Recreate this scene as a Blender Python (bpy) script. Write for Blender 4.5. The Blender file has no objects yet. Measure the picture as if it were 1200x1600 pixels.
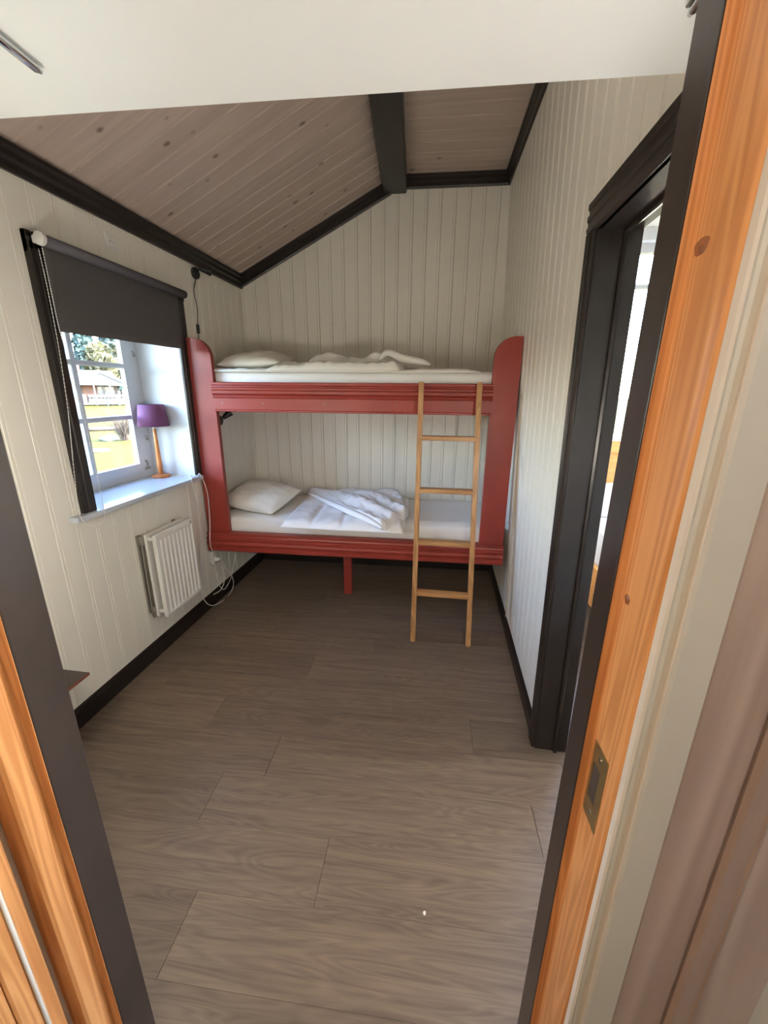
import bpy, bmesh, math, random
from mathutils import Vector, Matrix, noise
random.seed(7)
S = bpy.context.scene
COL = S.collection

# ------------------------------------------------------------------ camera
F_PX = 627.0
_n = lambda v: v.normalized()
_ray = lambda p: Vector((p[0]-600.0, p[1]-800.0, F_PX))
Yd = _n(_ray((695, 613)))
Zd = -_n(_ray((580, 2890))); Zd = _n(Zd - Zd.dot(Yd)*Yd)
Xd = Yd.cross(Zd)
R = Matrix((Xd, Yd, Zd))                      # image axes -> room axes
CAM_H = 1.5
CAM = Vector((0, 0, CAM_H))
cd = bpy.data.cameras.new('camera'); cam = bpy.data.objects.new('camera', cd); COL.objects.link(cam)
cd.sensor_fit = 'VERTICAL'; cd.sensor_height = 36.0; cd.lens = F_PX/1600.0*36.0
cd.clip_start = 0.02; cd.clip_end = 500
c0, c1, c2 = R.col[0], -R.col[1], -R.col[2]
cam.matrix_world = Matrix(((c0[0], c1[0], c2[0], CAM[0]), (c0[1], c1[1], c2[1], CAM[1]), (c0[2], c1[2], c2[2], CAM[2]), (0, 0, 0, 1)))
S.camera = cam

# ------------------------------------------------------------------ sky, sun, exposure
w = bpy.data.worlds.new('world'); S.world = w; w.use_nodes = True
nt = w.node_tree; bg = nt.nodes['Background']
sky = nt.nodes.new('ShaderNodeTexSky'); sky.sky_type = 'NISHITA'; sky.sun_disc = False
sky.sun_elevation = math.radians(42); sky.sun_rotation = math.radians(75); sky.altitude = 0; sky.air_density = 1.0; sky.dust_density = 1.2; sky.ozone_density = 1.0
nt.links.new(sky.outputs[0], bg.inputs[0]); bg.inputs[1].default_value = 5.2
sl = bpy.data.lights.new('sun', 'SUN'); sl.energy = 42; sl.angle = math.radians(0.6); sl.color = (1, .95, .86)
so = bpy.data.objects.new('sun', sl); COL.objects.link(so)
so.rotation_euler = Vector((-.80, -.22, -.72)).to_track_quat('-Z', 'Y').to_euler()
HALL_FILL = 33.0  # strength of the lamp added in the hall as fill
ROOM_FILL = 5.0  # strength of the fill lamp added above the shelf
WALL_FILLS = 95.0  # strength of the two globe fill lamps added on the door wall
vs = S.view_settings; vs.view_transform = 'Standard'; vs.look = 'None'; vs.exposure = 0.28; vs.gamma = 1; vs.use_curve_mapping = False

# ------------------------------------------------------------------ photo pixel -> point on a known plane
def ray(p): return R @ _ray(p)
def PX(p, x): r = ray(p); return CAM + r*(x/r[0])
def PY(p, y): r = ray(p); return CAM + r*(y/r[1])
def PZ(p, z): r = ray(p); return CAM + r*((z-CAM_H)/r[2])
SK = 0.035
def sy(x, y): return y + SK*(x+1.6)           # the cross walls run slightly askew
def lean(x, y, z):                             # the right wall leans inwards
    return x - z*(.02 + .0102*(y-1.5))

# ------------------------------------------------------------------ materials
MATS = {}
def newmat(name):
    m = bpy.data.materials.new(name); m.use_nodes = True; MATS[name] = m
    return m, m.node_tree, m.node_tree.nodes['Principled BSDF']
def N(nt, t, **kw):
    n = nt.nodes.new(t)
    for k, v in kw.items(): setattr(n, k, v)
    return n
def mathn(nt, op, a, b=None, c=None):
    n = N(nt, 'ShaderNodeMath', operation=op)
    for i, v in enumerate((a, b, c)):
        if v is None: continue
        if hasattr(v, 'links'): nt.links.new(v, n.inputs[i])
        else: n.inputs[i].default_value = v
    return n.outputs[0]
def mix(nt, f, a, b, mode='MIX'):
    n = N(nt, 'ShaderNodeMix', data_type='RGBA', blend_type=mode)
    for sock, v in ((n.inputs[0], f), (n.inputs[6], a), (n.inputs[7], b)):
        if hasattr(v, 'links'): nt.links.new(v, sock)
        else: sock.default_value = v if not isinstance(v, tuple) else (*v[:3], 1)
    return n.outputs[2]
def ramp(nt, f, stops):
    n = N(nt, 'ShaderNodeValToRGB'); e = n.color_ramp.elements
    while len(e) < len(stops): e.new(.5)
    for q, (p, c) in zip(e, stops): q.position = p; q.color = (*c, 1) if len(c) == 3 else c
    nt.links.new(f, n.inputs[0]); return n.outputs[0]
def coords(nt, scale, rnd=True):
    tc = N(nt, 'ShaderNodeTexCoord'); mp = N(nt, 'ShaderNodeMapping')
    mp.inputs['Scale'].default_value = scale
    if rnd:
        oi = N(nt, 'ShaderNodeObjectInfo'); a = N(nt, 'ShaderNodeVectorMath', operation='MULTIPLY_ADD')
        cx = N(nt, 'ShaderNodeCombineXYZ')
        nt.links.new(oi.outputs['Random'], cx.inputs[0]); nt.links.new(oi.outputs['Random'], cx.inputs[1]); nt.links.new(oi.outputs['Random'], cx.inputs[2])
        nt.links.new(cx.outputs[0], a.inputs[0]); a.inputs[1].default_value = (37.1, 53.7, 71.3); nt.links.new(tc.outputs['Object'], a.inputs[2])
        nt.links.new(a.outputs[0], mp.inputs['Vector'])
    else: nt.links.new(tc.outputs['Object'], mp.inputs['Vector'])
    return mp.outputs[0]
def noise_n(nt, vec, scale, detail=4, rough=.55, dist=0):
    n = N(nt, 'ShaderNodeTexNoise'); n.inputs['Scale'].default_value = scale; n.inputs['Detail'].default_value = detail
    n.inputs['Roughness'].default_value = rough; n.inputs['Distortion'].default_value = dist
    nt.links.new(vec, n.inputs['Vector']); return n.outputs['Fac']
def bump(nt, b, h, strength, dist=.002):
    n = N(nt, 'ShaderNodeBump'); n.inputs['Strength'].default_value = strength; n.inputs['Distance'].default_value = dist
    nt.links.new(h, n.inputs['Height']); nt.links.new(n.outputs[0], b.inputs['Normal'])
def plain(name, col, rough=.5, metal=0, var=.06, vscale=6, spec=.5, bmp=0, bscale=60):
    m, nt, b = newmat(name)
    v = coords(nt, (1, 1, 1), False); f = noise_n(nt, v, vscale)
    lo = tuple(c*(1-var) for c in col); hi = tuple(min(1, c*(1+var)) for c in col)
    nt.links.new(ramp(nt, f, [(.3, lo), (.7, hi)]), b.inputs['Base Color'])
    b.inputs['Roughness'].default_value = rough; b.inputs['Metallic'].default_value = metal; b.inputs['Specular IOR Level'].default_value = spec
    if bmp: bump(nt, b, noise_n(nt, v, bscale, 3), bmp)
    return m
def wood(name, lo, hi, axis, rough=.5, along=1.3, across=26, knots=None, knot_r=.1, knot_d=2.2, tone=.0, bmp=.15, cath=.35, ringk=55., knot_c=(.10, .05, .02), knot_keep=.5):
    m, nt, b = newmat(name)
    sc = [across]*3; sc['xyz'.index(axis)] = along
    v = coords(nt, tuple(sc))
    g = noise_n(nt, v, 1.0, 6, .6, .6)
    sc2 = [across*.28]*3; sc2['xyz'.index(axis)] = along*.55
    v2 = coords(nt, tuple(sc2)); n2 = noise_n(nt, v2, 1.0, 2, .5, .4)
    rings = mathn(nt, 'MULTIPLY_ADD', mathn(nt, 'SINE', mathn(nt, 'MULTIPLY', n2, ringk)), .5, .5)
    f = mathn(nt, 'ADD', mathn(nt, 'MULTIPLY', g, 1-cath), mathn(nt, 'MULTIPLY', rings, cath))
    c = ramp(nt, f, [(.25, lo), (.72, hi)])
    if tone:
        oi = N(nt, 'ShaderNodeObjectInfo')
        k = mathn(nt, 'MULTIPLY_ADD', oi.outputs['Random'], tone*2, 1-tone)
        cx = N(nt, 'ShaderNodeCombineColor'); [nt.links.new(k, cx.inputs[i]) for i in range(3)]
        c = mix(nt, 1.0, c, cx.outputs[0], 'MULTIPLY')
    if knots:
        sk = [knots]*3; sk['xyz'.index(axis)] = knots/knot_d
        vk = coords(nt, tuple(sk)); vo = N(nt, 'ShaderNodeTexVoronoi'); vo.inputs['Scale'].default_value = 1; vo.inputs['Randomness'].default_value = 1
        nt.links.new(vk, vo.inputs['Vector'])
        keep = mathn(nt, 'GREATER_THAN', N_sep(nt, vo.outputs['Color']), knot_keep)
        k = ramp(nt, vo.outputs['Distance'], [(knot_r*.55, (1, 1, 1)), (knot_r*1.15, (0, 0, 0))])
        kk = mathn(nt, 'MULTIPLY', k, keep)
        c = mix(nt, mathn(nt, 'MULTIPLY', kk, .85), c, knot_c)
    nt.links.new(c, b.inputs['Base Color']); b.inputs['Roughness'].default_value = rough
    if bmp: bump(nt, b, f, bmp, .001)
    return m
def N_sep(nt, c):
    n = N(nt, 'ShaderNodeSeparateColor'); nt.links.new(c, n.inputs[0]); return n.outputs[0]

M_WALL = plain('white_gloss_paint', (.81, .775, .69), .38, var=.03, vscale=1.5, bmp=.05, bscale=25)
M_WALLB = plain('white_wall_backing', (.72, .70, .65), .6)
M_REVEAL = plain('white_reveal_paint', (.66, .67, .67), .45, var=.04, vscale=2)
M_SHELF = plain('white_laminate', (.82, .85, .835), .35, var=.015, vscale=2)
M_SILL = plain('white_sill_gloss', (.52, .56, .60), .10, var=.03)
M_CEIL = wood('glazed_ceiling_board', (.46, .365, .305), (.565, .455, .385), 'x', .55, along=.9, across=22, cath=.15, knots=11, knot_r=.15, knot_d=1.5, tone=.04, knot_c=(.17, .105, .07), knot_keep=.45)
M_DARK = plain('dark_brown_paint', (.0155, .011, .009), .33, var=.25, vscale=9, spec=.4, bmp=.12, bscale=30)
M_DARKM = plain('dark_brown_worn_paint', (.030, .021, .018), .32, var=.3, vscale=5, bmp=.15, bscale=22)
M_FLOOR = wood('grey_oak_vinyl', (.092, .065, .047), (.188, .138, .100), 'x', .45, along=2.2, across=42, knots=2.7, knot_r=.10, knot_d=2.4, tone=.10, bmp=.10, cath=.14, ringk=110., knot_c=(.10, .07, .05), knot_keep=.55)
M_RED = plain('red_bed_paint', (.27, .032, .020), .42, var=.12, vscale=4, bmp=.2, bscale=18)
M_LADDER = wood('ladder_beech', (.33, .16, .06), (.50, .27, .11), 'z', .4, along=2, across=40, bmp=.05)
M_RUNG = wood('rung_beech', (.33, .16, .06), (.50, .27, .11), 'x', .4, along=2, across=40, bmp=.05)
M_PINE = wood('oiled_pine', (.53, .225, .075), (.70, .345, .135), 'z', .38, along=1.6, across=60, knots=5, knot_r=.10, knot_d=2.2, cath=.45, ringk=70., bmp=.2, knot_c=(.10, .035, .012), knot_keep=.35)
M_PINE2 = wood('pale_pine', (.58, .25, .06), (.72, .36, .11), 'x', .4, along=1.2, across=26)
M_GLAZE = wood('glazed_panel_wood', (.40, .29, .235), (.58, .455, .385), 'z', .5, along=1.0, across=22, knots=4, knot_r=.08, knot_d=2, cath=.35, bmp=.08, knot_c=(.25, .17, .14))
M_SHEET = plain('white_cotton_sheet', (.80, .785, .76), .85, var=.02, vscale=4, bmp=.25, bscale=30)
M_DUVET = plain('white_duvet_cotton', (.83, .82, .82), .85, var=.02, vscale=4, bmp=.3, bscale=45)
M_PILLOW = plain('off_white_pillow', (.80, .77, .71), .85, var=.03, vscale=4, bmp=.3, bscale=40)
M_BLIND = plain('charcoal_blind_fabric', (.075, .068, .066), .8, var=.05, vscale=60)
M_BLINDT = plain('charcoal_blind_roll', (.085, .080, .092), .6, var=.05, vscale=40)
M_WPLAST = plain('white_plastic', (.78, .77, .73), .35, var=.02)
M_BPLAST = plain('black_plastic', (.012, .012, .012), .4, var=.1)
M_RAD = plain('radiator_enamel', (.80, .785, .74), .3, var=.02)
M_STEEL = plain('grey_bracket_steel', (.35, .33, .29), .45, .7)
M_CHROME = plain('chrome', (.70, .71, .74), .12, 1.0, var=.02)
M_BRASS = plain('worn_brass', (.42, .33, .16), .35, .9, var=.15, vscale=30)
M_SHADE = plain('purple_lamp_shade', (.15, .048, .118), .8, var=.06, vscale=80)
M_LAMPW = wood('orange_turned_wood', (.42, .13, .035), (.58, .21, .06), 'z', .35, along=3, across=40, bmp=.04)
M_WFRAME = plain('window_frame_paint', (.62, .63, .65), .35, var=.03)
M_BEIGE = plain('beige_strip', (.46, .37, .27), .5)
M_HALLW = plain('hall_wall_paint', (.70, .66, .58), .5, var=.03)
M_GAP = plain('dark_gap', (.05, .035, .025), .8)
M_GRAIN = plain('dark_table_top', (.030, .022, .020), .3, var=.2)
M_EDGE = plain('red_brown_edge', (.14, .045, .025), .4)
def glass():
    m = bpy.data.materials.new('window_glass'); m.use_nodes = True; nt = m.node_tree; nt.nodes.clear()
    o = N(nt, 'ShaderNodeOutputMaterial'); t = N(nt, 'ShaderNodeBsdfTransparent'); g = N(nt, 'ShaderNodeBsdfGlossy')
    g.inputs['Roughness'].default_value = .02; lw_ = N(nt, 'ShaderNodeLayerWeight'); lw_.inputs[0].default_value = .5
    fr = mathn(nt, 'MULTIPLY_ADD', mathn(nt, 'POWER', lw_.outputs['Facing'], 5.0), .6, .025)
    mx = N(nt, 'ShaderNodeMixShader'); nt.links.new(fr, mx.inputs[0]); nt.links.new(t.outputs[0], mx.inputs[1]); nt.links.new(g.outputs[0], mx.inputs[2])
    nt.links.new(mx.outputs[0], o.inputs[0]); return m
M_GLASS = glass()
def lampmat(name, col, st):
    m, nt, b = newmat(name); b.inputs['Base Color'].default_value = (*col, 1); b.inputs['Emission Color'].default_value = (*col, 1); b.inputs['Emission Strength'].default_value = st; return m

# ------------------------------------------------------------------ mesh helpers
BASE = {}
def link(name, me, mat, parent=None, smooth=False):
    o = bpy.data.objects.new(name, me); COL.objects.link(o)
    if mat is not None: me.materials.append(mat)
    if smooth: me.polygons.foreach_set('use_smooth', [True]*len(me.polygons))
    if parent is not None: o.parent = parent
    return o
def from_bm(name, bm, mat, parent=None, smooth=False, world=True):
    if world and parent is not None and parent.name in BASE:
        bmesh.ops.transform(bm, matrix=BASE[parent.name], verts=bm.verts)
    bmesh.ops.recalc_face_normals(bm, faces=bm.faces)
    me = bpy.data.meshes.new(name); bm.to_mesh(me); bm.free()
    return link(name, me, mat, parent, smooth)
def bx(bm, x0, x1, y0, y1, z0, z1, f=None):
    vs = [bm.verts.new((x, y, z)) for x in (x0, x1) for y in (y0, y1) for z in (z0, z1)]
    if f:
        for v in vs: v.co = f(v.co)
    for q in ((0, 1, 3, 2), (4, 6, 7, 5), (0, 4, 5, 1), (2, 3, 7, 6), (0, 2, 6, 4), (1, 5, 7, 3)):
        bm.faces.new([vs[i] for i in q])
    return vs
def box(name, mat, parent, *d, bevel=0, f=None, world=True, seg=1):
    bm = bmesh.new(); bx(bm, *d, f=f)
    if bevel: bmesh.ops.bevel(bm, geom=bm.edges[:], offset=bevel, segments=seg, affect='EDGES', profile=.5)
    return from_bm(name, bm, mat, parent, world=world)
def prism(bm, pts, fa, fb):
    """pts: 2D profile; fa, fb map a profile point to the two end positions"""
    a = [bm.verts.new(fa(*p)) for p in pts]; b = [bm.verts.new(fb(*p)) for p in pts]; n = len(pts)
    for i in range(n): bm.faces.new((a[i], a[(i+1) % n], b[(i+1) % n], b[i]))
    bm.faces.new(a[::-1]); bm.faces.new(b)
def pr(name, mat, parent, pts, fa, fb, smooth=False, world=True):
    bm = bmesh.new(); prism(bm, pts, fa, fb); return from_bm(name, bm, mat, parent, smooth, world)
def tube(bm, path, r, seg=8, cap=True):
    path = [Vector(p) for p in path]; rings = []; up = Vector((.13, .27, .95)).normalized()
    for i, p in enumerate(path):
        t = (path[min(i+1, len(path)-1)] - path[max(i-1, 0)]).normalized()
        u = t.cross(up)
        if u.length < .05: u = t.cross(Vector((1, 0, 0)))
        u.normalize(); v = t.cross(u); rr = r[i] if isinstance(r, (list, tuple)) else r
        rings.append([bm.verts.new(p + u*math.cos(a)*rr + v*math.sin(a)*rr) for a in [2*math.pi*k/seg for k in range(seg)]])
    for A, B in zip(rings, rings[1:]):
        for k in range(seg): bm.faces.new((A[k], A[(k+1) % seg], B[(k+1) % seg], B[k]))
    if cap: bm.faces.new(rings[0][::-1]); bm.faces.new(rings[-1])
def spline(pts, n=10):
    pts = [Vector(p) for p in pts]; P = [pts[0]*2-pts[1]] + pts + [pts[-1]*2-pts[-2]]; out = []
    for i in range(1, len(P)-2):
        for k in range(n):
            t = k/n; a, b, c, d = P[i-1], P[i], P[i+1], P[i+2]
            out.append(.5*((2*b)+(c-a)*t+(2*a-5*b+4*c-d)*t*t+(3*b-a-3*c+d)*t**3))
    out.append(pts[-1]); return out
def tb(name, mat, parent, path, r, seg=8, world=True):
    bm = bmesh.new(); tube(bm, path, r, seg); return from_bm(name, bm, mat, parent, True, world)
def lathe(bm, prof, c=(0, 0, 0), seg=24, axis=None):
    rings = []
    M = axis.to_track_quat('Z', 'Y').to_matrix() if axis is not None else Matrix.Identity(3)
    for r, z in prof: rings.append([bm.verts.new(Vector(c) + M @ Vector((r*math.cos(2*math.pi*k/seg), r*math.sin(2*math.pi*k/seg), z))) for k in range(seg)])
    for A, B in zip(rings, rings[1:]):
        for k in range(seg): bm.faces.new((A[k], A[(k+1) % seg], B[(k+1) % seg], B[k]))
    if prof[0][0] > 1e-6: bm.faces.new(rings[0][::-1])
    if prof[-1][0] > 1e-6: bm.faces.new(rings[-1])
def la(name, mat, parent, prof, c=(0, 0, 0), seg=24, axis=None, smooth=True, world=True):
    bm = bmesh.new(); lathe(bm, prof, c, seg, axis); o = from_bm(name, bm, mat, parent, smooth, world)
    if smooth:
        try: o.data.set_sharp_from_angle(angle=math.radians(40))
        except Exception: pass
    return o
def thing(name, label, cat, loc=(0, 0, 0), rz=0, group=None):
    o = bpy.data.objects.new(name, None); COL.objects.link(o); o.location = loc; o.rotation_euler = (0, 0, rz); o.empty_display_size = .05
    o['label'] = label; o['category'] = cat
    if group: o['group'] = group
    BASE[o.name] = (Matrix.Translation(Vector(loc)) @ Matrix.Rotation(rz, 4, 'Z')).inverted()
    return o
def tag(o, label, cat, group=None):
    o['label'] = label; o['category'] = cat
    if group: o['group'] = group
    return o
def struct(o, label=None, cat=None):
    o['kind'] = 'structure'
    if label: o['label'] = label
    if cat: o['category'] = cat
    return o
def sempty(name, label, cat, loc=(0, 0, 0), rz=0):
    o = thing(name, label, cat, loc, rz); o['kind'] = 'structure'; return o

# ------------------------------------------------------------------ floor
XL, XR, YB = -1.60, .48, 3.27
fl = struct(box('floor', M_GAP, None, -2.0, 3.1, -2.3, 3.7, -.12, -.006), 'grey-brown oak plank floor running through the bedroom', 'floor')
PW, PLN = .20, 1.22
ROWJ = {-1: -.68+PLN/2, 0: .043, 1: -.68, 2: -.315, 3: .409, 4: -.648, 5: .203, 6: -.175, 7: .55, 8: -.35, 9: .2, 10: -.6, 11: .4, 12: -.1}
pm = {}
def plank_mesh(L):
    k = round(L, 3)
    if k not in pm:
        bm = bmesh.new(); g = .0004
        bx(bm, g, L-g, g, PW-g, -.006, 0)
        bmesh.ops.recalc_face_normals(bm, faces=bm.faces)
        me = bpy.data.meshes.new('plank'); bm.to_mesh(me); bm.free(); me.materials.append(M_FLOOR); pm[k] = me
    return pm[k]
ang = math.atan(SK)
for r in range(-7, 15):
    yb = .396 + PW*r            # row edge at x = 0
    j = ROWJ.get(r, -.6 + (r*.47) % PLN)
    x = j
    while x > -1.75: x -= PLN
    while x < (2.9 if r > 1 else 1.6):
        a, b = max(x, -1.95), min(x+PLN, 3.0)
        if b-a > .05:
            o = bpy.data.objects.new('plank', plank_mesh(b-a)); COL.objects.link(o); o.parent = fl
            o.location = (a, yb + SK*a, 0); o.rotation_euler = (0, 0, ang)
        x += PLN

# ------------------------------------------------------------------ panelled walls
def board_profile(w):
    k = w/.1
    return [(0, -.016), (.0005*k, -.0045), (.0025, 0), (w-.020, 0), (w-.0185, -.0018), (w-.0145, -.0018), (w-.013, 0), (w-.0025, 0), (w-.0005, -.0045), (w, -.016)]
def vboard(parent, w, z0, z1, place, ztop=None):
    """vertical board; place(u, d, z) -> room position; u across, d out of the wall"""
    zt = ztop or (lambda u: z1)
    return pr('board', M_WALL, parent, board_profile(w), lambda u, d: place(u, d, z0), lambda u, d: place(u, d, zt(u)), world=False)
# left wall, with the window opening
WY0, WY1, WZ0, WZ1 = 1.597, 2.397, .945, 2.00
bm = bmesh.new()
for d in ((-1.912, -1.612, -.1, WY0, -.1, 2.5), (-1.912, -1.612, WY1, 3.6, -.1, 2.5), (-1.912, -1.612, WY0, WY1, -.1, WZ0), (-1.912, -1.612, WY0, WY1, WZ1, 2.5)): bx(bm, *d)
wl = struct(from_bm('wall_left', bm, M_REVEAL), 'white tongue-and-groove panelled wall with the window', 'wall')
for i in range(-12, 17):
    y0 = WY0 + .1*i
    if y0 + .1 < .42: continue
    pl = lambda u, d, z, y0=y0: (XL + d, y0 + u, z)
    if 0 <= i < 8: vboard(wl, .1, 0, WZ0, pl); vboard(wl, .1, WZ1, 2.36, pl)
    else: vboard(wl, .1, 0, 2.36, pl)
# back wall (gable)
def ceil_z(x): return min(2.93, 2.336 + .495*(x+1.6))
bm = bmesh.new()
prof = [(-2.0, -.1), (.62, -.1), (.62, 3.0), (-.40, 3.0), (-2.0, 2.2)]
prism(bm, prof, lambda x, z: (x, sy(x, YB)+.012, z), lambda x, z: (x, sy(x, YB)+.25, z))
wb = struct(from_bm('wall_back', bm, M_WALLB), 'white panelled gable wall behind the bunk bed', 'wall')
for i in range(21):
    x0 = -1.585 + .1*i
    pl = lambda u, d, z, x0=x0: (x0+u, sy(x0+u, YB)-d, z)
    vboard(wb, .1, 0, 0, pl, ztop=lambda u, x0=x0: ceil_z(x0+u)+.01)
vboard(wb, .03, 0, 2.35, lambda u, d, z: (-1.615+u, sy(-1.6+u, YB)-d, z))
# right wall (leaning), with a doorway
DY0, DY1, DZ = .66, 1.490, 1.985
def LR(x, y, z): return Vector((lean(x, y, z), y, z))
fR = lambda co: LR(*co)
bm = bmesh.new()
for d in ((.495, .585, .38, DY0, -.1, 3.0), (.495, .585, DY1, 3.6, -.1, 3.0), (.495, .585, DY0, DY1, DZ, 3.0)): bx(bm, *d, f=fR)
wr = struct(from_bm('wall_right', bm, M_WALLB), 'white panelled wall with the dark-framed doorway', 'wall')
for i in range(-9, 20):
    y0 = DY1 + .1*i
    if y0 < .45: continue
    pl = lambda u, d, z, y0=y0: LR(XR - d, y0+u, z)
    vboard(wr, .1, DZ if (y0 < DY1-.01 and y0+.1 > DY0) else 0, 2.96, pl)

# ------------------------------------------------------------------ ceiling
bm = bmesh.new()
prism(bm, [(-2.15, 2.336+.495*(-.55)+.012), (-.40, 2.942), (.65, 2.942), (.65, 3.05), (-.44, 3.05), (-2.15, 2.18)], lambda x, z: (x, -.0, z), lambda x, z: (x, 3.7, z))
ce = struct(from_bm('ceiling', bm, M_WALLB), 'pinkish grey glazed pine board ceiling, sloping then flat', 'ceiling')
cb = {}
def ceil_mesh(L):
    if L not in cb:
        bm = bmesh.new()
        prism(bm, [(0, .014), (.0005, .005), (.003, 0), (.106, 0), (.109, .005), (.1095, .014)], lambda u, d: (0, u, d), lambda u, d: (L, u, d))
        bmesh.ops.recalc_face_normals(bm, faces=bm.faces)
        me = bpy.data.meshes.new('ceiling_board'); bm.to_mesh(me); bm.free(); me.materials.append(M_CEIL); cb[L] = me
    return cb[L]
sl_a = math.atan(.495); sl_L = 1.21/math.cos(sl_a)
for i in range(27):
    y = .46 + .11*i
    o = bpy.data.objects.new('ceiling_board', ceil_mesh(sl_L)); COL.objects.link(o); o.parent = ce
    o.matrix_local = Matrix.Translation((-1.61, y, ceil_z(-1.61)-.002)) @ Matrix.Rotation(ang, 4, 'Z') @ Matrix.Rotation(-sl_a, 4, 'Y')
    o = bpy.data.objects.new('ceiling_board', ceil_mesh(.93)); COL.objects.link(o); o.parent = ce
    o.matrix_local = Matrix.Translation((-.42, y+SK*1.19, 2.928)) @ Matrix.Rotation(ang, 4, 'Z')
bm = bmesh.new(); bx(bm, -2.1, 3.2, -2.4, 3.75, 3.06, 3.16); bx(bm, .5, 3.2, -2.4, 3.75, 2.6, 3.06)  # unseen slab added to keep sun from leaking indoors
bx(bm, -2.0, .5, -2.4, .0, 2.35, 3.06)
struct(from_bm('roof', bm, M_WALLB), 'unseen roof slab added over the house to block the sun', 'roof')
# dark ceiling beam, running slightly askew
bmA, bmB = (-.500, -.335), (-.200, -.045)     # at y=3.31 and y=.46
bm = bmesh.new()
prism(bm, [(0, 2.945), (0, 2.838), (.006, 2.830), (.159, 2.830), (.165, 2.838), (.165, 2.945)],
      lambda u, z: (bmA[0]+u, 3.33, z), lambda u, z: (bmA[0]+u*.95+.0735*2.87, .46, z))
struct(from_bm('trim_1', bm, M_DARK), 'dark brown painted beam along the fold of the ceiling', 'beam')
# crown mouldings
CR = [(0, 0), (.012, 0), (.016, .010), (.016, .030), (.026, .042), (.026, .062), (.036, .074), (.036, .088), (0, .088)]
k = 2
def crown(label, fa, fb):
    global k
    struct(pr('trim_%d' % k, M_DARK, None, CR, fa, fb), label, 'moulding'); k += 1
crown('dark brown crown moulding above the window wall', lambda d, h: (XL+d, .4, 2.245+h), lambda d, h: (XL+d, 3.29, 2.25+h))
crown('dark brown sloping moulding where gable meets ceiling', lambda d, h: (-1.61, sy(-1.61, YB)-d, 2.246+h*1.0), lambda d, h: (-.44, sy(-.44, YB)-d, 2.246+.495*1.17+h*1.0))
crown('dark brown short moulding on the gable right of the beam', lambda d, h: (-.36, sy(-.36, YB)-d, 2.852+h*.9), lambda d, h: (.40, sy(.40, YB)-d, 2.852+h*.9))
crown('dark brown crown moulding above the doorway wall', lambda d, h: (lean(XR, 3.33, 2.87)-d, 3.33, 2.852+h*.9), lambda d, h: (lean(XR, .45, 2.87)-d, .45, 2.852+h*.9))
# baseboards
BB = [(0, 0), (.016, 0), (.016, .078), (.010, .092), (.004, .098), (0, .098)]
struct(pr('baseboard_left', M_DARK, None, BB, lambda d, h: (XL+d, .45, h), lambda d, h: (XL+d, 3.28, h)), 'dark brown baseboard under the radiator wall', 'baseboard')
struct(pr('baseboard_right', M_DARK, None, BB, lambda d, h: (lean(XR, 1.9, h)-d, DY1+.053, h*.85), lambda d, h: (lean(XR, 1.9, h)-d, 3.33, h*.85)), 'dark brown baseboard below the switch wall', 'baseboard')
struct(pr('baseboard_back', M_DARK, None, BB, lambda d, h: (XL, sy(XL, YB)-d, h), lambda d, h: (XR, sy(XR, YB)-d, h)), 'dark brown baseboard under the bunk bed', 'baseboard')
# thin raised beige strip on the right wall
struct(pr('trim_%d' % k, M_BEIGE, None, [(0, 0), (.006, 0), (.009, .004), (.009, .010), (.006, .014), (0, .014)], lambda d, u: LR(XR-d, 2.43+u, .085), lambda d, u: LR(XR-d, 2.43+u, 1.50)), 'thin beige lath on the wall beside the bunk bed', 'lath'); k += 1

# ------------------------------------------------------------------ window in the left wall
win = sempty('window_1', 'white casement window with glazing bars in dark brown casing', 'window', (-1.9, 2.0, .96))
FX = -1.885
def wbx(name, mat, *d, bevel=.003, parent=None): return box(name, mat, parent or win, *d, bevel=bevel)
# fixed frame, sash, bars
bm = bmesh.new()
for d in ((-1.911, FX, WY0, WY0+.035, .998, 1.955), (-1.911, FX, WY1-.06, WY1, .998, 1.955), (-1.911, FX, WY0, WY1, .945, .998), (-1.911, FX, WY0, WY1, 1.955, 2.0)): bx(bm, *d)
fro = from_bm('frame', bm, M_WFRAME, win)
gy0, gy1, gz0, gz1 = 1.668, 2.262, 1.052, 1.925
sx0, sx1 = -1.906, -1.878
bm = bmesh.new()
for d in ((sx0, sx1, WY0+.028, gy0, 1.0, 1.965), (sx0, sx1, gy1, WY1-.055, 1.0, 1.965), (sx0, sx1, gy0, gy1, 1.0, gz0), (sx0, sx1, gy0, gy1, gz1, 1.965)): bx(bm, *d)
sash = from_bm('sash', bm, M_WFRAME, win)
BASE[sash.name] = BASE[win.name]
MY = 1.927
box('glazing_bar', M_WFRAME, sash, -1.904, -1.880, MY-.016, MY+.016, gz0, gz1, bevel=.003)
for z in (1.337, 1.631): box('glazing_bar', M_WFRAME, sash, -1.9035, -1.881, gy0, gy1, z-.013, z+.013, bevel=.003)
for y0, y1 in ((gy0, MY-.016), (MY+.016, gy1)):
    for z0, z1 in ((gz0, 1.324), (1.350, 1.618), (1.644, gz1)):
        box('pane', M_GLASS, sash, -1.900, -1.897, y0, y1, z0, z1)
# fittings
bm = bmesh.new(); tube(bm, [(FX+.004, 2.325, 1.02), (FX+.012, 2.325, 1.05), (FX+.012, 2.31, 1.065)], .006); bx(bm, FX-.003, FX+.008, 2.30, 2.35, 1.005, 1.022)
from_bm('casement_stay', bm, M_STEEL, win)
for z in (1.22, 1.72):
    bm = bmesh.new(); tube(bm, spline([(FX+.002, 2.345, z), (FX+.015, 2.352, z-.01), (FX+.012, 2.358, z-.03), (FX+.004, 2.35, z-.02)], 6), .0035, 6); from_bm('hook_eye', bm, M_STEEL, win)
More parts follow.
